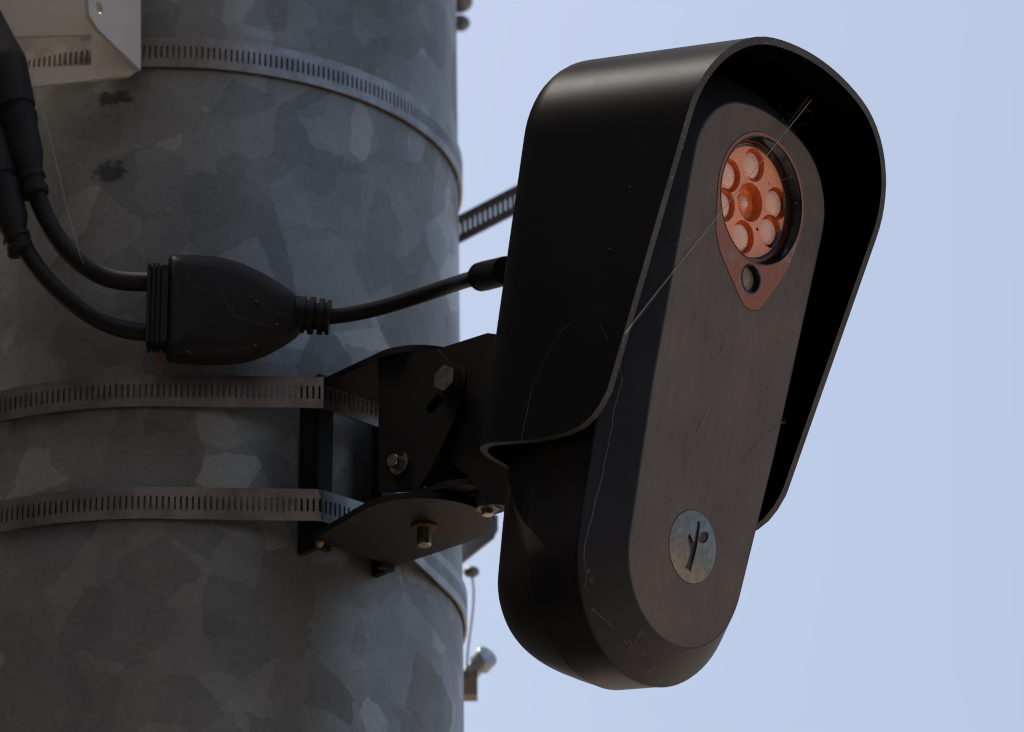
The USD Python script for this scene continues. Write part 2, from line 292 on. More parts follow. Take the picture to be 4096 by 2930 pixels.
# ------------------------------------------------------------------ the camera
N = np.array([0.75183768, -0.62960675, -0.19579438]); W = np.array([0.6285772, 0.77407709, -0.07546761]); L = np.array([0.19907487, -0.06633249, 0.97773677])
P0 = ray(2905, 1515) * 2.088
def dev(w, l, n=0.0): return P0 + np.multiply.outer(w, W) + np.multiply.outer(l, L) + np.multiply.outer(n, N)
def loc(px, py, depth=0.0):
    q = hit(px, py, P0 + N * depth, N) - P0; return q @ W, q @ L
def stadium(ht, hb, top, bot, rt, rb, ax):
    return union_all([Point(ax + s * (ht - rt), top - rt).buffer(rt, 48) for s in (-1, 1)] + [Point(ax + s * (hb - rb), bot + rb).buffer(rb, 48) for s in (-1, 1)]).convex_hull
def arched(ht, hb, top, rb, rc, ax, bot=-0.2):
    f_ = lambda y: ht + (y - 0.1) * (ht - hb) / 0.2
    t_ = Polygon([(ax - f_(bot), bot), (ax + f_(bot), bot), (ax + f_(0.25), 0.25), (ax - f_(0.25), 0.25)])
    c_ = Point(ax, top - rb).buffer(rb, 256).union(box(ax - 0.25, bot, ax + 0.25, top - rb))
    return t_.intersection(c_).buffer(-rc).buffer(rc, 64)
face = union_all([arched(0.0454, 0.0392, 0.1168, 0.0772, 0.0323, -0.0023).intersection(box(-1, -0.02, 1, 1)), stadium(0.0457, 0.0372, 0.1165, -0.1158, 0.0377, 0.0365, -0.002).intersection(box(-1, -1, 1, -0.02))]).convex_hull.buffer(-0.02).buffer(0.02, 48)
camt = thing('surveillance_camera', 'black weathered licence plate camera under a deep black hood, mounted on pole', 'camera')
NS = 160
def sec(off, n): q = ring_pts(face.buffer(off, 32), NS); return dev(q[:, 0], q[:, 1] - np.interp(-n, [0.0006, 0.0075, 0.0164, 0.03, 0.041, 0.0555, 0.066, 0.074, 0.09], [0, 0.0012, 0.0022, 0.0030, 0.0040, 0.0070, 0.0100, 0.0118, 0.0125]) * np.clip((-q[:, 1] - 0.02) / 0.06, 0, 1), n - 0.11 * (np.minimum(q[:, 1], -0.045) + 0.088) * np.clip((-n - 0.0164) / 0.03, 0, 1))
LC, LR = np.array([-0.0005, 0.0790]), 0.0268          # lens opening
tear_tip = loc(2992, 1238)
tear = union_all([Point(*LC).buffer(0.0287, 64), Point(tear_tip[0], tear_tip[1] + 0.0105).buffer(0.0105, 32)]).convex_hull
# sides of the teardrop swell a little
tear = tear.union(Point(LC[0], LC[1] - 0.0125).buffer(0.0262, 48)).convex_hull
EC, ER = np.array(loc(2770, 2188)), 0.0151
lens_hole = Point(*LC).buffer(LR, 64)
sc = loc(3002, 1117); sens = Point(*sc).buffer(0.0059, 40)
fp = Polygon(ring_pts(face.buffer(-0.0012, 32), NS)).difference(tear).difference(Point(*EC).buffer(ER, 48))
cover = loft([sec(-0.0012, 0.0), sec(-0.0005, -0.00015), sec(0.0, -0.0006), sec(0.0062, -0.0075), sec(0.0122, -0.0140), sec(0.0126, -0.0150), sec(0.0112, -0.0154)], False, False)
def fixdir(m, c):                              # turn an open shell so that its faces look away from c
    if ((m.triangles_center - c) * m.face_normals).sum(1).mean() < 0: m.invert()
    return m
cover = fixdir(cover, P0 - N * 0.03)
def wallring(pts, n0, n1, inward=True):        # short wall between two depths round an outline
    V, F = strip([dev(pts[:, 0], pts[:, 1], n0), dev(pts[:, 0], pts[:, 1], n1)], True); m = T(V, F)
    c = dev(*pts.mean(0), (n0 + n1) / 2); m = fixdir(m, c)
    if inward: m.invert()
    return m
tp = np.array(tear.exterior.coords)[:-1]; ep = np.array(Point(*EC).buffer(ER, 48).exterior.coords)[:-1]
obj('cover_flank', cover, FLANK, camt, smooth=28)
obj('face_plate', cat(flat(fp, P0, W, L, 0.0, N), wallring(tp, 0.0, -0.002), wallring(ep, 0.0, -0.002)), FACE, camt, smooth=28)
hs = [(0.0108, -0.0150), (0.0118, -0.0156), (0.0122, -0.0164), (0.0113, -0.041), (0.0104, -0.0425), (0.0040, -0.0555), (-0.003, -0.066), (-0.010, -0.074), (-0.016, -0.0785), (-0.023, -0.081)]
from scipy.interpolate import PchipInterpolator
h_o = PchipInterpolator([-n for o, n in hs[4:]], [o for o, n in hs[4:]])
hs = hs[:5] + [(float(h_o(u)), -u) for u in 0.081 - 0.0385 * np.cos(np.linspace(0, np.pi / 2, 16))[1:]] if False else hs[:5] + [(float(h_o(u)), -float(u)) for u in np.linspace(0.0425, 0.081, 18)[1:]]
obj('rear_housing', loft([sec(o, n) for o, n in hs]), HOUSING, camt, smooth=35)
# teardrop plate with the lens tunnel and the sensor hole
tin = tear.buffer(-0.00025)
tpl = tin.difference(lens_hole).difference(Point(*sc).buffer(0.0063, 40))
tip_ = np.array(tin.exterior.coords)[:-1]
obj('lens_surround', cat(flat(tpl, P0, W, L, 0.0002, N), wallring(tip_, 0.0002, -0.0018, False)), TEAR, camt, smooth=20)
obj('lens_tunnel', fixdir(revolve([(LR + 0.0002, 0.0003), (LR - 0.0002, 0.0004), (0.0262, -0.0004), (0.0248, -0.0016), (0.0240, -0.0036), (0.0236, -0.0056), (0.0225, -0.0060)], dev(*LC), N, 96, False), dev(*LC, 0.5)), GLOSS, camt, smooth=40)
DZ = -0.0058
hx = [(700 / 3.248 + 2800, 590 / 3.248 + 480), (385 / 3.248 + 2800, 722 / 3.248 + 480), (315 / 3.248 + 2800, 1105 / 3.248 + 480), (562 / 3.248 + 2800, 1522 / 3.248 + 480), (917 / 3.248 + 2800, 1450 / 3.248 + 480), (990 / 3.248 + 2800, 1090 / 3.248 + 480)]
holes = [loc(x, y, DZ) for x, y in hx]; ch = loc(650 / 3.248 + 2800, 1072 / 3.248 + 480, DZ)
disc = Point(*LC).buffer(0.0236, 64)
for h in holes: disc = disc.difference(Point(*h).buffer(0.0070, 32))
disc = disc.difference(Point(*ch).buffer(0.0082, 40)).difference(Point(*loc(3029, 918, DZ)).buffer(0.0007, 12))
plate_ = obj('lens_window', flat(disc, P0, W, L, DZ, N), ORANGE, camt, smooth=False)
dp = [wallring(np.array(Point(*h).buffer(0.0070, 32).exterior.coords)[:-1], DZ, DZ - 0.0038) for h in holes] + [wallring(np.array(Point(*ch).buffer(0.0082, 40).exterior.coords)[:-1], DZ, DZ - 0.005)]
obj('lens_recess', cat(dp, flat(Point(*LC).buffer(0.0236, 48).difference(Point(*ch).buffer(0.0082, 40)), P0, W, L, DZ - 0.0036, N), flat(Point(*ch).buffer(0.009, 40), P0, W, L, DZ - 0.005, N)), DEEP, camt, smooth=30)
for h in holes:
    obj('led_lens', revolve([(0.0057, -0.001), (0.0057, 0.0015), (0.0054, 0.0019), (0.0044, 0.0024), (0.0030, 0.0028), (0.0015, 0.0030), (0.0003, 0.0031)], dev(*h, DZ - 0.0036), N, 32), LED, camt, smooth=60)
cl = obj('camera_lens', revolve([(0.0066, -0.001), (0.0066, 0.0008), (0.0060, 0.0011), (0.0057, 0.0011), (0.0055, 0.0005), (0.0050, 0.0005), (0.0048, 0.0009), (0.0044, 0.0009), (0.0042, 0.0004), (0.0034, 0.0004), (0.0034, 0.0012), (0.0030, 0.0013)], dev(*ch, DZ - 0.005), N, 48), DEEP, camt, smooth=30)
obj('glass', revolve([(0.0030, 0.0008), (0.0026, 0.0018), (0.0016, 0.0026), (0.0002, 0.0029)], dev(*ch, DZ - 0.005), N, 32), LED, cl, smooth=60)
obj('light_sensor', fixdir(revolve([(0.0064, 0.0002), (0.0062, 0.0005), (0.0056, 0.0004), (0.0050, -0.0008), (0.0045, -0.0026)], dev(*sc), N, 48, False), dev(*sc, 0.5)), GLOSS, camt, smooth=40)
obj('sensor_window', flat(Point(*sc).buffer(0.0046, 32), P0, W, L, -0.0022, N), SENSE, camt, smooth=False)
# round badge with its engraved mark
S_ = lambda q: Polygon([np.array(loc(2550 + x / 3.61, 1950 + y / 3.61)) for x, y in q])
mark = S_([(845, 490), (868, 500), (870, 560), (738, 1215), (668, 1165), (720, 945), (684, 720), (712, 672), (724, 690), (765, 805), (838, 505)])
dot = S_([(900, 668), (930, 660), (975, 672), (978, 730), (945, 785), (890, 795), (850, 772), (862, 725)]).buffer(0.0005, 8)
bd = Point(*EC).buffer(ER - 0.00025, 64).difference(mark).difference(dot)
bm = flat(bd.segmentize(0.0012), P0, W, L, 0.0001, N)
bv, bf = trimesh.remesh.subdivide_to_size(bm.vertices, bm.faces, 0.0016); bm = T(bv, bf); bm.merge_vertices()
rr_ = np.hypot((bm.vertices - P0) @ W - EC[0], (bm.vertices - P0) @ L - EC[1]) / ER
bm.vertices = bm.vertices + np.outer(0.0016 * (1 - np.clip(rr_, 0, 1) ** 2), N)
badge = obj('badge', cat(bm, wallring(np.array(Point(*EC).buffer(ER - 0.00025, 64).exterior.coords)[:-1], 0.0001, -0.0015, False),
    [wallring(np.array(q.exterior.coords)[:-1], 0.0012, -0.0006) for q in (mark, dot)]), BADGE, camt, smooth=20)
obj('badge_mark', flat(union_all([mark, dot]), P0, W, L, 0.0006, N), ENGRAVE, badge, smooth=False)

# hood: a bent sheet with an arched section, closed and rounded at the back, open at the foot
arch = affinity.scale(arched(0.0661, 0.0568, 0.1418, 0.1178, 0.0473, -0.0019), 1, 0.9896, origin=(0, 0))
LB = -0.0480
def arch_pts(n=161):
    ex = arch.exterior; ring_ = LineString(ex.coords)
    cut = arch.intersection(box(-1, LB, 1, 1)); x, y = cut.exterior.coords.xy; P = np.c_[x, y][:-1]
    if not cut.exterior.is_ccw: P = P[::-1]
    k = [i for i in range(len(P)) if abs(P[i, 1] - LB) < 1e-9 and P[i, 0] > 0][0]; P = np.roll(P, -k, 0)   # right foot, up and over, left foot
    Ls = LineString(P); return np.array([Ls.interpolate(u, True).coords[0] for u in (lambda u: u - 0.13 * np.sin(2 * np.pi * u))(np.linspace(0, 1, n))])
ap = arch_pts(); tg = np.gradient(ap, axis=0); tg /= np.linalg.norm(tg, axis=1)[:, None]; an_ = np.c_[tg[:, 1], -tg[:, 0]]
if an_[len(ap) // 2, 1] < 0: an_ = -an_
an_[0] = [1, 0]; an_[-1] = [-1, 0]
def front_n(l):
    base = -0.0019 + 0.1456 * l
    return np.minimum(base, np.interp(l, [-0.0480, -0.0479, -0.0472, -0.046, -0.0437, -0.0398, -0.0349, -0.0288, -0.02, 0.2], [-0.0420, -0.038, -0.0320, -0.0240, -0.0172, -0.0122, -0.0088, -0.0062, -0.0045, 1.0]))
HB, FR, TH = -0.0815, 0.0155, 0.0032
def back_n(q): return -0.050 * (q - 0.02)
def hood_rows(inset, back):
    fr = FR - inset; fn = front_n(ap[:, 1]); rows = []
    q = ap - an_ * inset
    q[:, 1] = np.maximum(q[:, 1], LB)
    st_ = back + fr + back_n(ap[:, 1])
    for u in np.linspace(0, 1, 14): rows.append(dev(q[:, 0], q[:, 1], fn * (1 - u) + st_ * u))
    for b_ in np.linspace(0, np.pi / 2, 9)[1:]:
        qq = ap - an_ * (inset + fr * (1 - math.cos(b_))); qq[:, 1] = np.maximum(qq[:, 1], LB)
        rows.append(dev(qq[:, 0], qq[:, 1], st_ - fr * math.sin(b_)))
    last = ap - an_ * (inset + fr); last[:, 1] = np.maximum(last[:, 1], LB)
    return rows, last
ro, lo = hood_rows(0.0, HB); ri, li = hood_rows(TH, HB + TH)
def shell(rows, last, n):
    V, F = strip(rows); V = list(V); m = len(ap); o = (len(rows) - 1) * m
    for i in range(m // 2):
        a_, b_, c_, d_ = o + i, o + i + 1, o + m - 2 - i, o + m - 1 - i
        F += [[a_, b_, c_], [a_, c_, d_]] if b_ != c_ else [[a_, b_, d_]]
    return T(V, F)
mo = fixdir(shell(ro, lo, HB), dev(0, 0.06, -0.03)); mi = fixdir(shell(ri, li, HB + TH), dev(0, 0.06, -0.03)); mi.invert()
hood = obj('hood', mo, BLACK, camt, smooth=40)
obj('hood_inside', mi, BLACK, hood, smooth=40)
V, F = strip([ro[0], ri[0]]); e1 = T(V, F)
if e1.face_normals[len(F) // 2] @ N < 0: e1.invert()
foots = []
for k in (0, len(ap) - 1):
    V, F = strip([np.array([r[k] for r in ro]), np.array([r[k] for r in ri])]); f_ = T(V, F)
    if f_.face_normals[3] @ L > 0: f_.invert()
    foots.append(f_)
V, F = strip([np.array([ro[-1][0], ro[-1][-1]]), np.array([ri[-1][0], ri[-1][-1]])]); f_ = T(V, F)
if f_.face_normals[0] @ L > 0: f_.invert()
obj('hood_rim', cat(e1, foots, f_), RIM, hood, smooth=20)

# ------------------------------------------------------------------ pole mount
mnt = thing('pole_mount', 'black steel swivel mount strapped to the pole and carrying the camera', 'bracket')
zb, zt = 0.7863, 0.8615
def ml(poly, z, th): return prism(poly, AX + Zv * z, A_, T_, Zv, th)
# base channel: web strips and lips
zlo, zhi = zb - 0.002, zt + 0.003
for t0, t1 in ((-0.0335, -0.0255), (0.0025, 0.0105)):
    obj('base_strip', prism(box(0.1430, t0, 0.1458, t1), AX + Zv * zlo, A_, T_, Zv, zhi - zlo), BRACKET, mnt, smooth=False)
for t0, t1 in ((-0.0335, -0.0307), (0.0077, 0.0105)):
    obj('base_lip', prism(box(0.1325, t0, 0.1429, t1), AX + Zv * zlo, A_, T_, Zv, zhi - zlo), BRACKET, mnt, smooth=False)
ear = union_all([box(0.1460, -0.0365, 0.150, 0.0105), Point(0.1925, -0.0145).buffer(0.0290, 40)]).convex_hull
ear2 = union_all([box(0.1460, -0.0335, 0.150, 0.0105), Point(0.187, -0.0115).buffer(0.0230, 40)]).convex_hull
obj('lower_ear', ml(ear, zb, 0.003), BRACKET, mnt, smooth=25)
obj('upper_ear', ml(ear2, zt - 0.003, 0.003), BRACKET, mnt, smooth=25)
piv = mt(0.191, -0.0122, 0)
pin = obj('pivot_pin', revolve([(0.0031, 0.002), (0.0031, -0.0086), (0.0028, -0.0091), (0.001, -0.0092)], piv + Zv * zb, Zv, 28), STEEL, mnt, smooth=30)
obj('pin_washer', revolve([(0.0054, -0.0001), (0.0056, -0.0006), (0.0054, -0.0012), (0.0031, -0.0013)], piv + Zv * zb, Zv, 28), RUST, pin, smooth=30)
H_ = nrm([N[0], N[1], 0]); HT = np.array([-H_[1], H_[0], 0])
SO = -0.0185                                          # left side plate
def hp(px, py, off=SO): q = hit(px, py, piv + HT * off, HT) - piv; return q @ H_, q[2]
S2 = lambda Ls: [(1100 + x / 1.476, 1250 + y / 1.476) for x, y in Ls]
plA = Polygon([hp(x, y) for x, y in S2([(610, 300), (700, 250), (960, 220), (1040, 300), (1100, 520), (1000, 760), (900, 960), (840, 1050), (610, 1055)])]).buffer(0.002).buffer(-0.002)
b1 = hp(*S2([(1050, 410)])[0]); p1 = hp(*S2([(740, 895)])[0])
slot = LineString([hp(x, y) for x, y in S2([(925, 560), (1000, 475), (1080, 400), (1150, 325)])]).buffer(0.0028)
for s in (-1, 1):
    off = SO if s < 0 else -SO - 0.0025
    obj('side_plate', prism(plA.difference(slot), piv + HT * off, H_, Zv, HT, 0.0025), BRACKET, mnt, smooth=20)
plB = Polygon([hp(x, y, SO + 0.004) for x, y in S2([(900, 235), (1255, 122), (1450, 150), (1450, 1145), (1262, 1132), (1130, 955), (1000, 860), (640, 960), (660, 820), (800, 600)])])
for s in (-1, 1):
    off = SO + 0.004 if s < 0 else -SO - 0.0065
    obj('tilt_arm', prism(plB, piv + HT * off, H_, Zv, HT, 0.0025), BRACKET, mnt, smooth=20)
zk = hp(*S2([(880, 1062)])[0])[1]
kn = union_all([box(p1[0] - 0.012, -0.0185, p1[0] + 0.02, 0.0185), Point(0.026, 0).buffer(0.0185, 24)]).convex_hull
obj('knuckle_floor', prism(kn, piv + Zv * (zk - 0.001), H_, HT, Zv, 0.003), BRACKET, mnt, smooth=25)
dback = P0 - N * 0.0845
obj('rear_plate', prism(box(-0.026, -0.03, 0.026, 0.055), dback, W, L, N, 0.003), BRACKET, mnt, smooth=False)
ctr = piv + H_ * b1[0] + Zv * b1[1] + HT * SO
def hexprof(r): return Point(0, 0).buffer(r, 64) if False else Polygon([(r * math.cos(k * math.pi / 3 + 0.5), r * math.sin(k * math.pi / 3 + 0.5)) for k in range(6)])
blt = obj('hex_bolt', cat(prism(hexprof(0.0060), ctr - HT * 0.0058, H_, Zv, HT, 0.0045)), STEEL, mnt, smooth=False)
obj('bolt_washer', revolve([(0.0080, 0.0), (0.0080, -0.0012), (0.004, -0.0013)], ctr, HT, 32), BRACKET, blt, smooth=30)
import meshkit
def letters(txt, h, o, e1, e2, e3):
    m = meshkit.text_mesh(txt, h, 0.0003); v = m.vertices; v = v - [v[:, 0].mean(), v[:, 1].mean(), 0]
    return outward(T(np.asarray(o) + np.outer(v[:, 0], e1) + np.outer(v[:, 1], e2) + np.outer(v[:, 2], e3), m.faces))
e1_ = nrm(H_ * 0.97 + Zv * 0.25); e2_ = np.cross(-HT, e1_)
obj('bolt_marking', cat(letters('FDC', 0.0026, ctr - HT * 0.0058 + e2_ * 0.003, e1_, e2_, -HT), letters('M', 0.0026, ctr - HT * 0.0058 - e2_ * 0.003, e1_, e2_, -HT)), STEEL, blt, smooth=False)
c2 = piv + H_ * p1[0] + Zv * p1[1] + HT * SO
tp_ = obj('tilt_pin', revolve([(0.0030, 0.002), (0.0030, -0.0050), (0.0027, -0.0055), (0.001, -0.0056)], c2, HT, 28), STEEL, mnt, smooth=30)
ec = Point(0, 0).buffer(0.0050, 24).difference(Point(0, 0).buffer(0.0032, 20)).difference(box(-0.0023, 0, 0.0023, 0.01))
obj('retaining_clip', prism(ec, c2 - HT * 0.0010, H_, Zv, HT, 0.0009), STEEL, tp_, smooth=False)
nu = piv + H_ * hp(*S2([(1255, 1165)])[0], 0.0)[0] + Zv * hp(*S2([(1255, 1165)])[0], 0.0)[1]
nt = obj('lock_nut', prism(hexprof(0.0054), nu, H_, HT, Zv, 0.005), simple('dull_nut', (0.2, 0.18, 0.16), 0.55, 0.6), mnt, smooth=False)
obj('nut_flange', revolve([(0.0085, 0.005), (0.0085, 0.0062), (0.003, 0.0063)], nu, Zv, 28), BRACKET, nt, smooth=30)
obj('stud_end', revolve([(0.0026, 0.001), (0.0026, -0.002), (0.0023, -0.0025), (0.001, -0.0026)], nu, Zv, 24), STEEL, nt, smooth=30)

# ------------------------------------------------------------------ cables
k_ = 4096 / 2270
YP = AX[1] - RP - 0.017
def cp(x, y, Y=YP): return hit(x * k_, y * k_, [0, Y, 0], np.array([0, 1.0, 0]))
spl = thing('cable_splitter', 'black moulded Y cable splitter in front of the pole, two cables in and one out', 'cable splitter')
ol = [(374, 574), (430, 573), (490, 578), (540, 592), (585, 613), (625, 637), (660, 660), (668, 700), (664, 738), (628, 762), (590, 783), (550, 797), (500, 803), (440, 803), (368, 798)]
op = Polygon([(q[0], q[2]) for q in (cp(*p) for p in ol)])
secs = []
for ins, yy in ((0.0085, 0.0092), (0.0048, 0.0086), (0.0022, 0.0072), (0.0006, 0.005), (0.0, 0.002), (0.0, -0.002), (0.0006, -0.005), (0.0022, -0.0072), (0.0048, -0.0086), (0.0085, -0.0092)):
    rp = ring_pts(op.buffer(-ins, 8).simplify(0.0001), 90); secs.append(np.c_[rp[:, 0], np.full(90, YP + yy), rp[:, 1]])
obj('splitter_body', loft(secs), RUBBER, spl, smooth=50)
for x, y in ((569, 671), (614, 722), (565, 768), (418, 782)):
    obj('pin_hole', revolve([(0.0009, 0.0), (0.0007, 0.0003), (0.0001, 0.0004)], cp(x, y, YP - 0.0093 + (0.0006 if x in (614, 418) else 0)), [0, -1, 0], 14), GLOSS, spl, smooth=True)
for xa, xb in ((329, 337), (341, 347), (351, 358), (362, 376)):
    top = 597 if xb < 360 else 600; bt = 770
    a0, a1, b0 = cp(xa, top), cp(xb, top), cp(xa, bt)
    obj('strain_relief', trimesh.creation.box(bounds=[[a0[0], YP - 0.0062, b0[2]], [a1[0], YP + 0.0062, a0[2]]]), RUBBER, spl, smooth=False)
q0, q1 = cp(331, 684), cp(374, 684)
obj('strain_core', trimesh.creation.box(bounds=[[q0[0], YP - 0.0052, cp(340, 766)[2]], [q1[0], YP + 0.0052, cp(340, 602)[2]]]), RUBBER, spl, smooth=False)
d0, d1 = cp(655, 697), cp(728, 704); dx = nrm(d1 - d0)
prof = [(0.0080, 0.0), (0.0080, .0042), (0.0066, .0043), (0.0066, .0058), (0.0082, .0059), (0.0082, .0082), (0.0058, .0083), (0.0058, .0100), (0.0080, .0101), (0.0080, .0122), (0.0064, .0123), (0.0064, .0134), (0.0078, .0135), (0.0076, .0152), (0.003, .0153)]
obj('strain_relief', revolve(prof, d0, dx, 28), RUBBER, spl, smooth=30)
CR = 0.0034
plug_o = cp(1063, 615, 2.03); plug_e = cp(1108, 604, 2.01)
cab = [cp(722, 703), cp(770, 698), cp(830, 686, YP - 0.002), cp(900, 666, YP - 0.004), cp(970, 643, YP - 0.008), cp(1030, 623, 2.032), plug_e]
obj('cable', tube(smoothpath(cab, 50), CR, 16), RUBBER, spl, smooth=True)
pr = [(0.0046, 0.0), (0.0060, 0.0006), (0.0064, .0018), (0.0064, .0030), (0.0054, .0031), (0.0054, .0042), (0.0064, .0043), (0.0064, .0056), (0.0054, .0057), (0.0054, .0068), (0.0065, .0069), (0.0063, .03), (0.003, .0301)]
obj('plug', revolve(pr, plug_o, nrm(plug_e - plug_o), 28), RUBBER, spl, smooth=30)
ca = [cp(336, 626), cp(290, 625), cp(240, 617), cp(190, 591), cp(145, 551), cp(110, 500), cp(88, 450), cp(76, 410)]
cb = [cp(332, 737), cp(285, 733), cp(230, 715), cp(170, 678), cp(120, 635), cp(80, 590), cp(58, 555), cp(46, 520)]
obj('cable', tube(smoothpath(ca, 50), CR * 1.22, 16), RUBBER, spl, smooth=True)
obj('cable', tube(smoothpath(cb, 50), CR * 1.15, 16), RUBBER, spl, smooth=True)
def plugs(x0, y0, x1, y1, name, rr, ln_):
    o, e = cp(x0, y0), cp(x1, y1); d = nrm(e - o); L_ = np.linalg.norm(e - o)
    return revolve([(r * rr, u * L_) for r, u in ln_], o, d, 32)
PR = [(0.36, -0.02), (0.50, -0.012), (0.52, 0.0), (0.52, 0.02), (0.45, 0.03), (0.46, 0.07), (0.53, 0.075), (0.52, 0.10), (0.47, 0.105), (0.50, 0.13), (0.56, 0.16), (0.66, 0.20), (0.70, 0.36), (0.76, 0.38), (0.78, 0.42), (0.70, 0.425), (0.71, 0.46), (0.80, 0.465), (0.86, 0.66), (0.88, 0.70), (0.86, 0.735), (0.66, 0.84), (0.48, 0.95), (0.40, 1.0), (0.3, 1.02)]
pa = thing('cable_connector', 'black round plug on the upper cable beside the white bracket', 'cable connector', 'round plugs on the two left cables')
obj('connector_body', plugs(77, 428, -22, 30, '', 0.0122, PR), RUBBER, pa, smooth=30)
pb = thing('cable_connector', 'black round plug on the lower cable at the left edge of the photo', 'cable connector', 'round plugs on the two left cables')
obj('connector_body', plugs(45, 556, -60, 220, '', 0.0118, PR), RUBBER, pb, smooth=30)

# ------------------------------------------------------------------ white bracket at the top left
wb = thing('white_bracket', 'white painted steel bracket clamped to the pole at the top left corner', 'bracket')
YW = AX[1] - RP - 0.004
def wp(x, y, Y=YW): q = cp(x, y, Y); return q[0], q[2]
web = Polygon([wp(-160, -260), wp(300, -260), wp(303, 158), wp(285, 173), wp(92, 195), wp(-160, 200)])
cut = Polygon([wp(30, 86), wp(203, 82), wp(203, 150), wp(30, 156)])
obj('web_plate', prism(web.difference(cut), [0, YW, 0], R3, Zv, np.array([0, -1.0, 0]), 0.0022), WHITE, wb, smooth=20)
fd = nrm([-0.50, -0.866, 0.0]); fn_ = np.array([0.866, -0.5, 0.0])
o_ = cp(303, 80, YW - 0.0022)
def fl(x, y): q = hit(x * k_, y * k_, o_, fn_) - o_; return q @ fd, q[2]
flp = Polygon([fl(303, -260), fl(303, 159), fl(207, 66), fl(189, 36), fl(181, -60), fl(181, -260)])
hole = Point(*fl(211, 20)).buffer(0.0027, 20)
obj('side_flange', prism(flp.difference(hole), o_, fd, Zv, fn_, 0.0022), WHITE, wb, smooth=20)

# ------------------------------------------------------------------ loose band tails and clamp screws behind the pole
def tail(px0, py0, px1, y0, L_or, parent, m, w=BW, round_end=False, slots=True):
    """a straight end of band leaving the pole level, from one point of the photograph to another column"""
    q0 = hit(px0 * k_, py0 * k_, [0, y0, 0], np.array([0, 1.0, 0]))
    if slots:                                                      # a slack end that also rises a little
        q1 = hit(px1 * k_, L_or * k_, [0, y0 - 0.018, 0], np.array([0, 1.0, 0]))
        P = q0[:2] + np.outer(np.linspace(0, 1, 40), (q1 - q0)[:2])
        obj('band_tail', band(P, lambda x, y: q0[2] + (q1[2] - q0[2]) * (x - q0[0]) / (q1[0] - q0[0]), width=w), m, parent, smooth=25); return q0
    lo_, hi_ = y0 - 0.3, y0 + 0.1                                  # the far column's depth so that the strip stays level
    for _ in range(60):
        md = (lo_ + hi_) / 2; q1 = hit(px1 * k_, L_or * k_, [0, md, 0], np.array([0, 1.0, 0]))
        if q1[2] > q0[2]: hi_ = md
        else: lo_ = md
    P = np.array([q0[:2], q1[:2]]); n_ = 40; P = P[0] + np.outer(np.linspace(0, 1, n_), P[1] - P[0])
    if slots: obj('band_tail', band(P, lambda x, y: q0[2], width=w), m, parent, smooth=25)
    else:
        d = nrm(np.r_[P[-1] - P[0], 0]); ln = np.linalg.norm(P[-1] - P[0])
        pl = box(0, -w / 2, ln - w * 0.3, w / 2).union(Point(ln - w * 0.45, 0).buffer(w * 0.45).union(box(0, -w * 0.3, ln, w * 0.3)).convex_hull)
        obj('band_tail', prism(pl, q0, d, Zv, np.cross(d, Zv), 0.0012), m, parent, smooth=25)
    return q0
tail(1005, 517, 1150, AX[1] + 0.050, 442, hc, TAILM)
tail(1010, 1235, 1104, AX[1] + 0.060, 1160, hc3, TAILM, w=0.0125, slots=False)
def yhit(x, y, Y): return hit(x * k_, y * k_, [0, Y, 0], np.array([0, 1.0, 0]))
YB = AX[1] + 0.09
bs = nrm([0.5, -0.55, 0.35]); o_ = yhit(1071, 1464, YB)
obj('clamp_screw', revolve([(0.001, 0.004), (0.0052, 0.0038), (0.0056, 0.003), (0.0056, -0.003), (0.004, -0.0032), (0.004, -0.022)], o_, bs, 24), simple('zinc_screw', (0.36, 0.42, 0.45), 0.4, 0.7), hc3, smooth=30)
bx = trimesh.creation.box(bounds=[[-0.012, -0.004, -0.0085], [0.0012, 0.006, 0.003]]); bx.apply_translation(yhit(1053, 1508, YB + 0.004))
obj('screw_housing', bx, simple('tan_housing', (0.24, 0.19, 0.14), 0.7), hc3, smooth=False)
nb = trimesh.creation.icosphere(2, 0.0032); nb.apply_scale([1.2, 1, 0.9]); nb.apply_translation(yhit(1045, 1268, YB))
obj('rivet', nb, TAILM, hc3, smooth=True)
obj('safety_wire', tube(smoothpath([yhit(1046, 1275, YB), yhit(1050, 1320, YB), yhit(1044, 1390, YB), yhit(1036, 1500, YB)], 24), 0.0005, 8), TAILM, hc3, smooth=True)
for (x, y, r_) in ((1024, 52, 0.0042), (1020, 4, 0.006)):
    nb = trimesh.creation.icosphere(2, r_); nb.apply_scale([1.2, 1, 1]); nb.apply_translation(yhit(x - 4, y, YB)); obj('clamp_screw', nb, TAILM, hc, smooth=True)

# ------------------------------------------------------------------ small natural things: cobwebs, dust, a dry leaf, mud
def onface(px, py, d=0.0012): return hit(px, py, P0 + N * d, N)
def onside(px, py, off=-0.0675): return hit(px, py, P0 + W * off, nrm(-W - L * 0.049))
def strand(A0, A1, sag=0.0, jit=0.0002, r=0.00011, n=26):
    t_ = np.linspace(0, 1, n)[:, None]; P = A0 * (1 - t_) + A1 * t_
    P = P + np.cumsum(rng.normal(0, jit, P.shape), 0) * np.sin(np.pi * t_) + Zv * (-sag) * np.sin(np.pi * t_)
    return tube(P, r, 4)
def fluff(c, r, k=8, th=0.000022):
    return cat([strand(c + rng.normal(0, r, 3), c + rng.normal(0, r * 0.7, 3), 0, r * 0.16, th, 9) for _ in range(k)])
wa = thing('cobweb', 'cobweb strands stretched across the orange lens to the edge of the hood', 'cobweb', 'cobwebs on the camera, cables and pole')
A0, A1 = onface(3245, 400, 0.004), onface(2500, 1335, 0.0)
obj('main_strand', strand(A0, A1, 0, 0.00008, 0.00014, 60), WEB, wa, smooth=False)
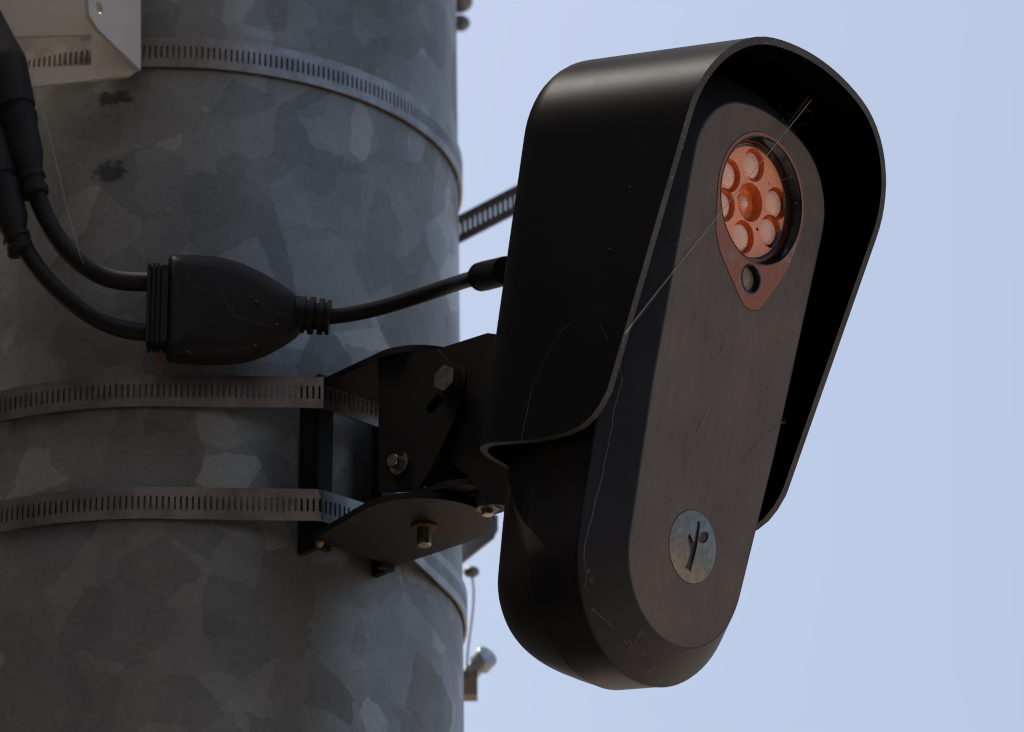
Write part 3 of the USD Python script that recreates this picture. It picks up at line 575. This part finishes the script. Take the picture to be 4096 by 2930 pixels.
for i in range(1):
    obj('strand', strand(A0 + rng.normal(0, 0.002, 3), A1 + L * rng.normal(0, 0.005) + W * rng.normal(0, .001), 0.0, 0.00009, 0.00003, 40), WEB, wa, smooth=False)
for (x0, y0, x1, y1) in ((3110, 560, 3035, 800), (3110, 610, 3170, 710), (3170, 705, 3045, 760), (2890, 895, 2700, 980), (3060, 580, 3040, 530)):
    obj('strand', strand(onface(x0, y0), onface(x1, y1), 0.0008, 0.00015, 0.00003), WEB, wa, smooth=False)
for (x, y, r_) in ((3160, 470, 0.0050), (3110, 570, 0.0012), (3050, 640, 0.0012), (3035, 715, 0.0009), (2860, 905, 0.0016), (3225, 420, 0.003), (3400, 450, 0.002), (3098, 600, 0.0016)):
    obj('dust_clump', fluff(onface(x, y, 0.002), r_), FLUFF, wa, smooth=False)
wb_ = thing('cobweb', 'long cobweb thread hanging down the seam at the left of the face plate', 'cobweb', 'cobwebs on the camera, cables and pole')
pts = [(2480, 1440), (2490, 1520), (2455, 1640), (2430, 1800), (2395, 1960), (2355, 2110), (2335, 2230), (2340, 2340), (2372, 2440), (2440, 2500), (2500, 2570), (2535, 2600)]
def onflank(px, py, up=0.0009):                # first point of the sight line on the sloping flank round the face
    d = ray(px, py); lo_, hi_ = 1.9, 2.3
    def g(t):
        p = d * t - P0; return p @ N + 1.08 * face.distance(Point(p @ W, p @ L)) - up
    for t in np.linspace(1.95, 2.25, 900):
        if g(t) < 0: return d * t
    return d * 2.1
sw = [onflank(x, y) for x, y in pts]
for a0, a1 in zip(sw[:-1], sw[1:]): obj('strand', strand(a0, a1, 0, 0.00014, 0.00005, 12), WEB, wb_, smooth=False)
for (x, y, r_) in ((2360, 2320, 0.0012), (2355, 2285, 0.0006), (2535, 2585, 0.0019), (2565, 2530, 0.0012), (2600, 2670, 0.0012), (2590, 2640, 0.0008), (2372, 2440, 0.0007)):
    obj('dust_clump', fluff(onflank(x, y), r_, 12, 0.00006), FLUFF, wb_, smooth=False)
for (x0, y0, x1, y1) in ((2535, 2585, 2440, 2480), (2535, 2585, 2570, 2510), (2570, 2610, 2600, 2690)):
    obj('strand', strand(onflank(x0, y0), onflank(x1, y1), 0, 0.0002, 0.00006), WEB, wb_, smooth=False)
wc = thing('cobweb', 'cobweb thread hanging in front of the pole below the white bracket', 'cobweb', 'cobwebs on the camera, cables and pole')
zz = [cp(60, 130, YP - 0.004), cp(92, 225, YP - 0.004), cp(118, 330, YP - 0.004), cp(148, 460, YP - 0.004), cp(182, 580, YP - 0.004), cp(200, 590, YP - 0.004)]
for a0, a1 in zip(zz[:-1], zz[1:]): obj('strand', strand(a0, a1, 0, 0.00012, 0.00010, 14), WEB, wc, smooth=False)
for i in (1, 3, 5): obj('dust_clump', fluff(zz[i], 0.0007, 8), FLUFF, wc, smooth=False)
wd = thing('cobweb', 'torn cobweb with dust specks on the lower half of the face plate', 'cobweb', 'cobwebs on the camera, cables and pole')
for L_ in ([(3132, 1690), (3080, 1730), (3030, 1770), (2990, 1830), (2980, 1830), (2992, 1855)], [(2918, 1310), (2908, 1340), (2900, 1390), (2880, 1425), (2870, 1435)], [(2945, 1260), (2925, 1300)], [(2835, 1635), (2790, 1740)]):
    for p, q in zip(L_[:-1], L_[1:]): obj('strand', strand(onface(*p, 0.0004), onface(*q, 0.0004), 0, 0.00008, 0.00009, 10), WEB if L_[0][0] < 3000 else FLUFF, wd, smooth=False)
for (x, y, r_) in ((3134, 1690, 0.0010), (2920, 1312, 0.0008), (2690, 2000, 0.0009), (2890, 1400, 0.0005), (2905, 1440, 0.0005), (3120, 1370, 0.0009), (2800, 2650, 0.0008)):
    obj('dust_clump', fluff(onface(x, y, 0.0005), r_, 9), FLUFF, wd, smooth=False)
def specks(pos, r0, r1):
    ms = []
    for p in pos:
        b = trimesh.creation.icosphere(1, 1.0); b.vertices += rng.normal(0, 0.12, b.vertices.shape); b.apply_scale(rng.uniform(r0, r1) * rng.uniform(0.5, 1.2, 3)); b.apply_translation(p); ms.append(b)
    return cat(ms)
pos = []
for _ in range(70):
    u, v = rng.uniform(-0.04, 0.035), rng.uniform(-0.1, 0.1); pos.append(dev(u, v, 0.0001))
for _ in range(40):
    v = rng.uniform(-0.04, 0.085); pos.append(dev(-0.002 - (0.0654 - 0.049 * (0.0905 - v)), v, rng.uniform(-0.065, -0.012)))
for i in rng.integers(20, 140, 60): pos.append(ro[0][i] * rng.uniform(0.3, 0.9) * 0 + ro[0][i] + (ri[0][i] - ro[0][i]) * rng.uniform(0, 1))
tag(obj('dust_specks', specks(pos, 0.00012, 0.00038), SPECK, smooth=True), 'pale dust specks scattered over the hood and face of the camera', 'dust', None, 'stuff')
lf = thing('dry_leaf', 'small dry orange leaf hanging below the cable splitter', 'leaf')
o_ = cp(352, 805, YP + 0.001); lp = Polygon([(0, 0.0052), (0.0012, 0.002), (0.0013, -0.001), (0.0005, -0.0048), (-0.0006, -0.003), (-0.0012, 0.0005)])
obj('blade', prism(lp, o_, R3, Zv, np.array([0, 1.0, 0]), 0.0004), LEAF, lf, smooth=False)
mb = trimesh.creation.icosphere(2, 0.0017); mb.vertices *= (1 + rng.normal(0, 0.09, (len(mb.vertices), 1))); mb.apply_translation(mt(0.1475, -0.0335, zb - 0.001))
tag(obj('mud_lump', mb, MUD, smooth=True), 'small tan lump of mud under the left corner of the lower mount ear', 'mud')

we = thing('cobweb', 'faint cobweb hairs lying on the black left side of the hood', 'cobweb', 'cobwebs on the camera, cables and pole')
for L_ in ([(2250, 1320), (2190, 1420), (2135, 1530), (2110, 1640), (2085, 1760)], [(2310, 1270), (2240, 1330)], [(2400, 1300), (2430, 1365)]):
    for p, q in zip(L_[:-1], L_[1:]): obj('strand', strand(onside(*p), onside(*q), 0, 0.00010, 0.000022, 10), FLUFF, we, smooth=False)

wf = thing('cobweb', 'thin dusty cobweb hair curling across the black cable splitter', 'cobweb', 'cobwebs on the camera, cables and pole')
hz = [cp(*p, YP - 0.0096) for p in ((410, 600), (425, 630), (462, 648), (490, 640), (500, 670), (520, 700), (560, 715), (610, 725))]
for a0, a1 in zip(hz[:-1], hz[1:]): obj('strand', strand(a0, a1, 0, 0.00012, 0.00004, 8), FLUFF, wf, smooth=False)
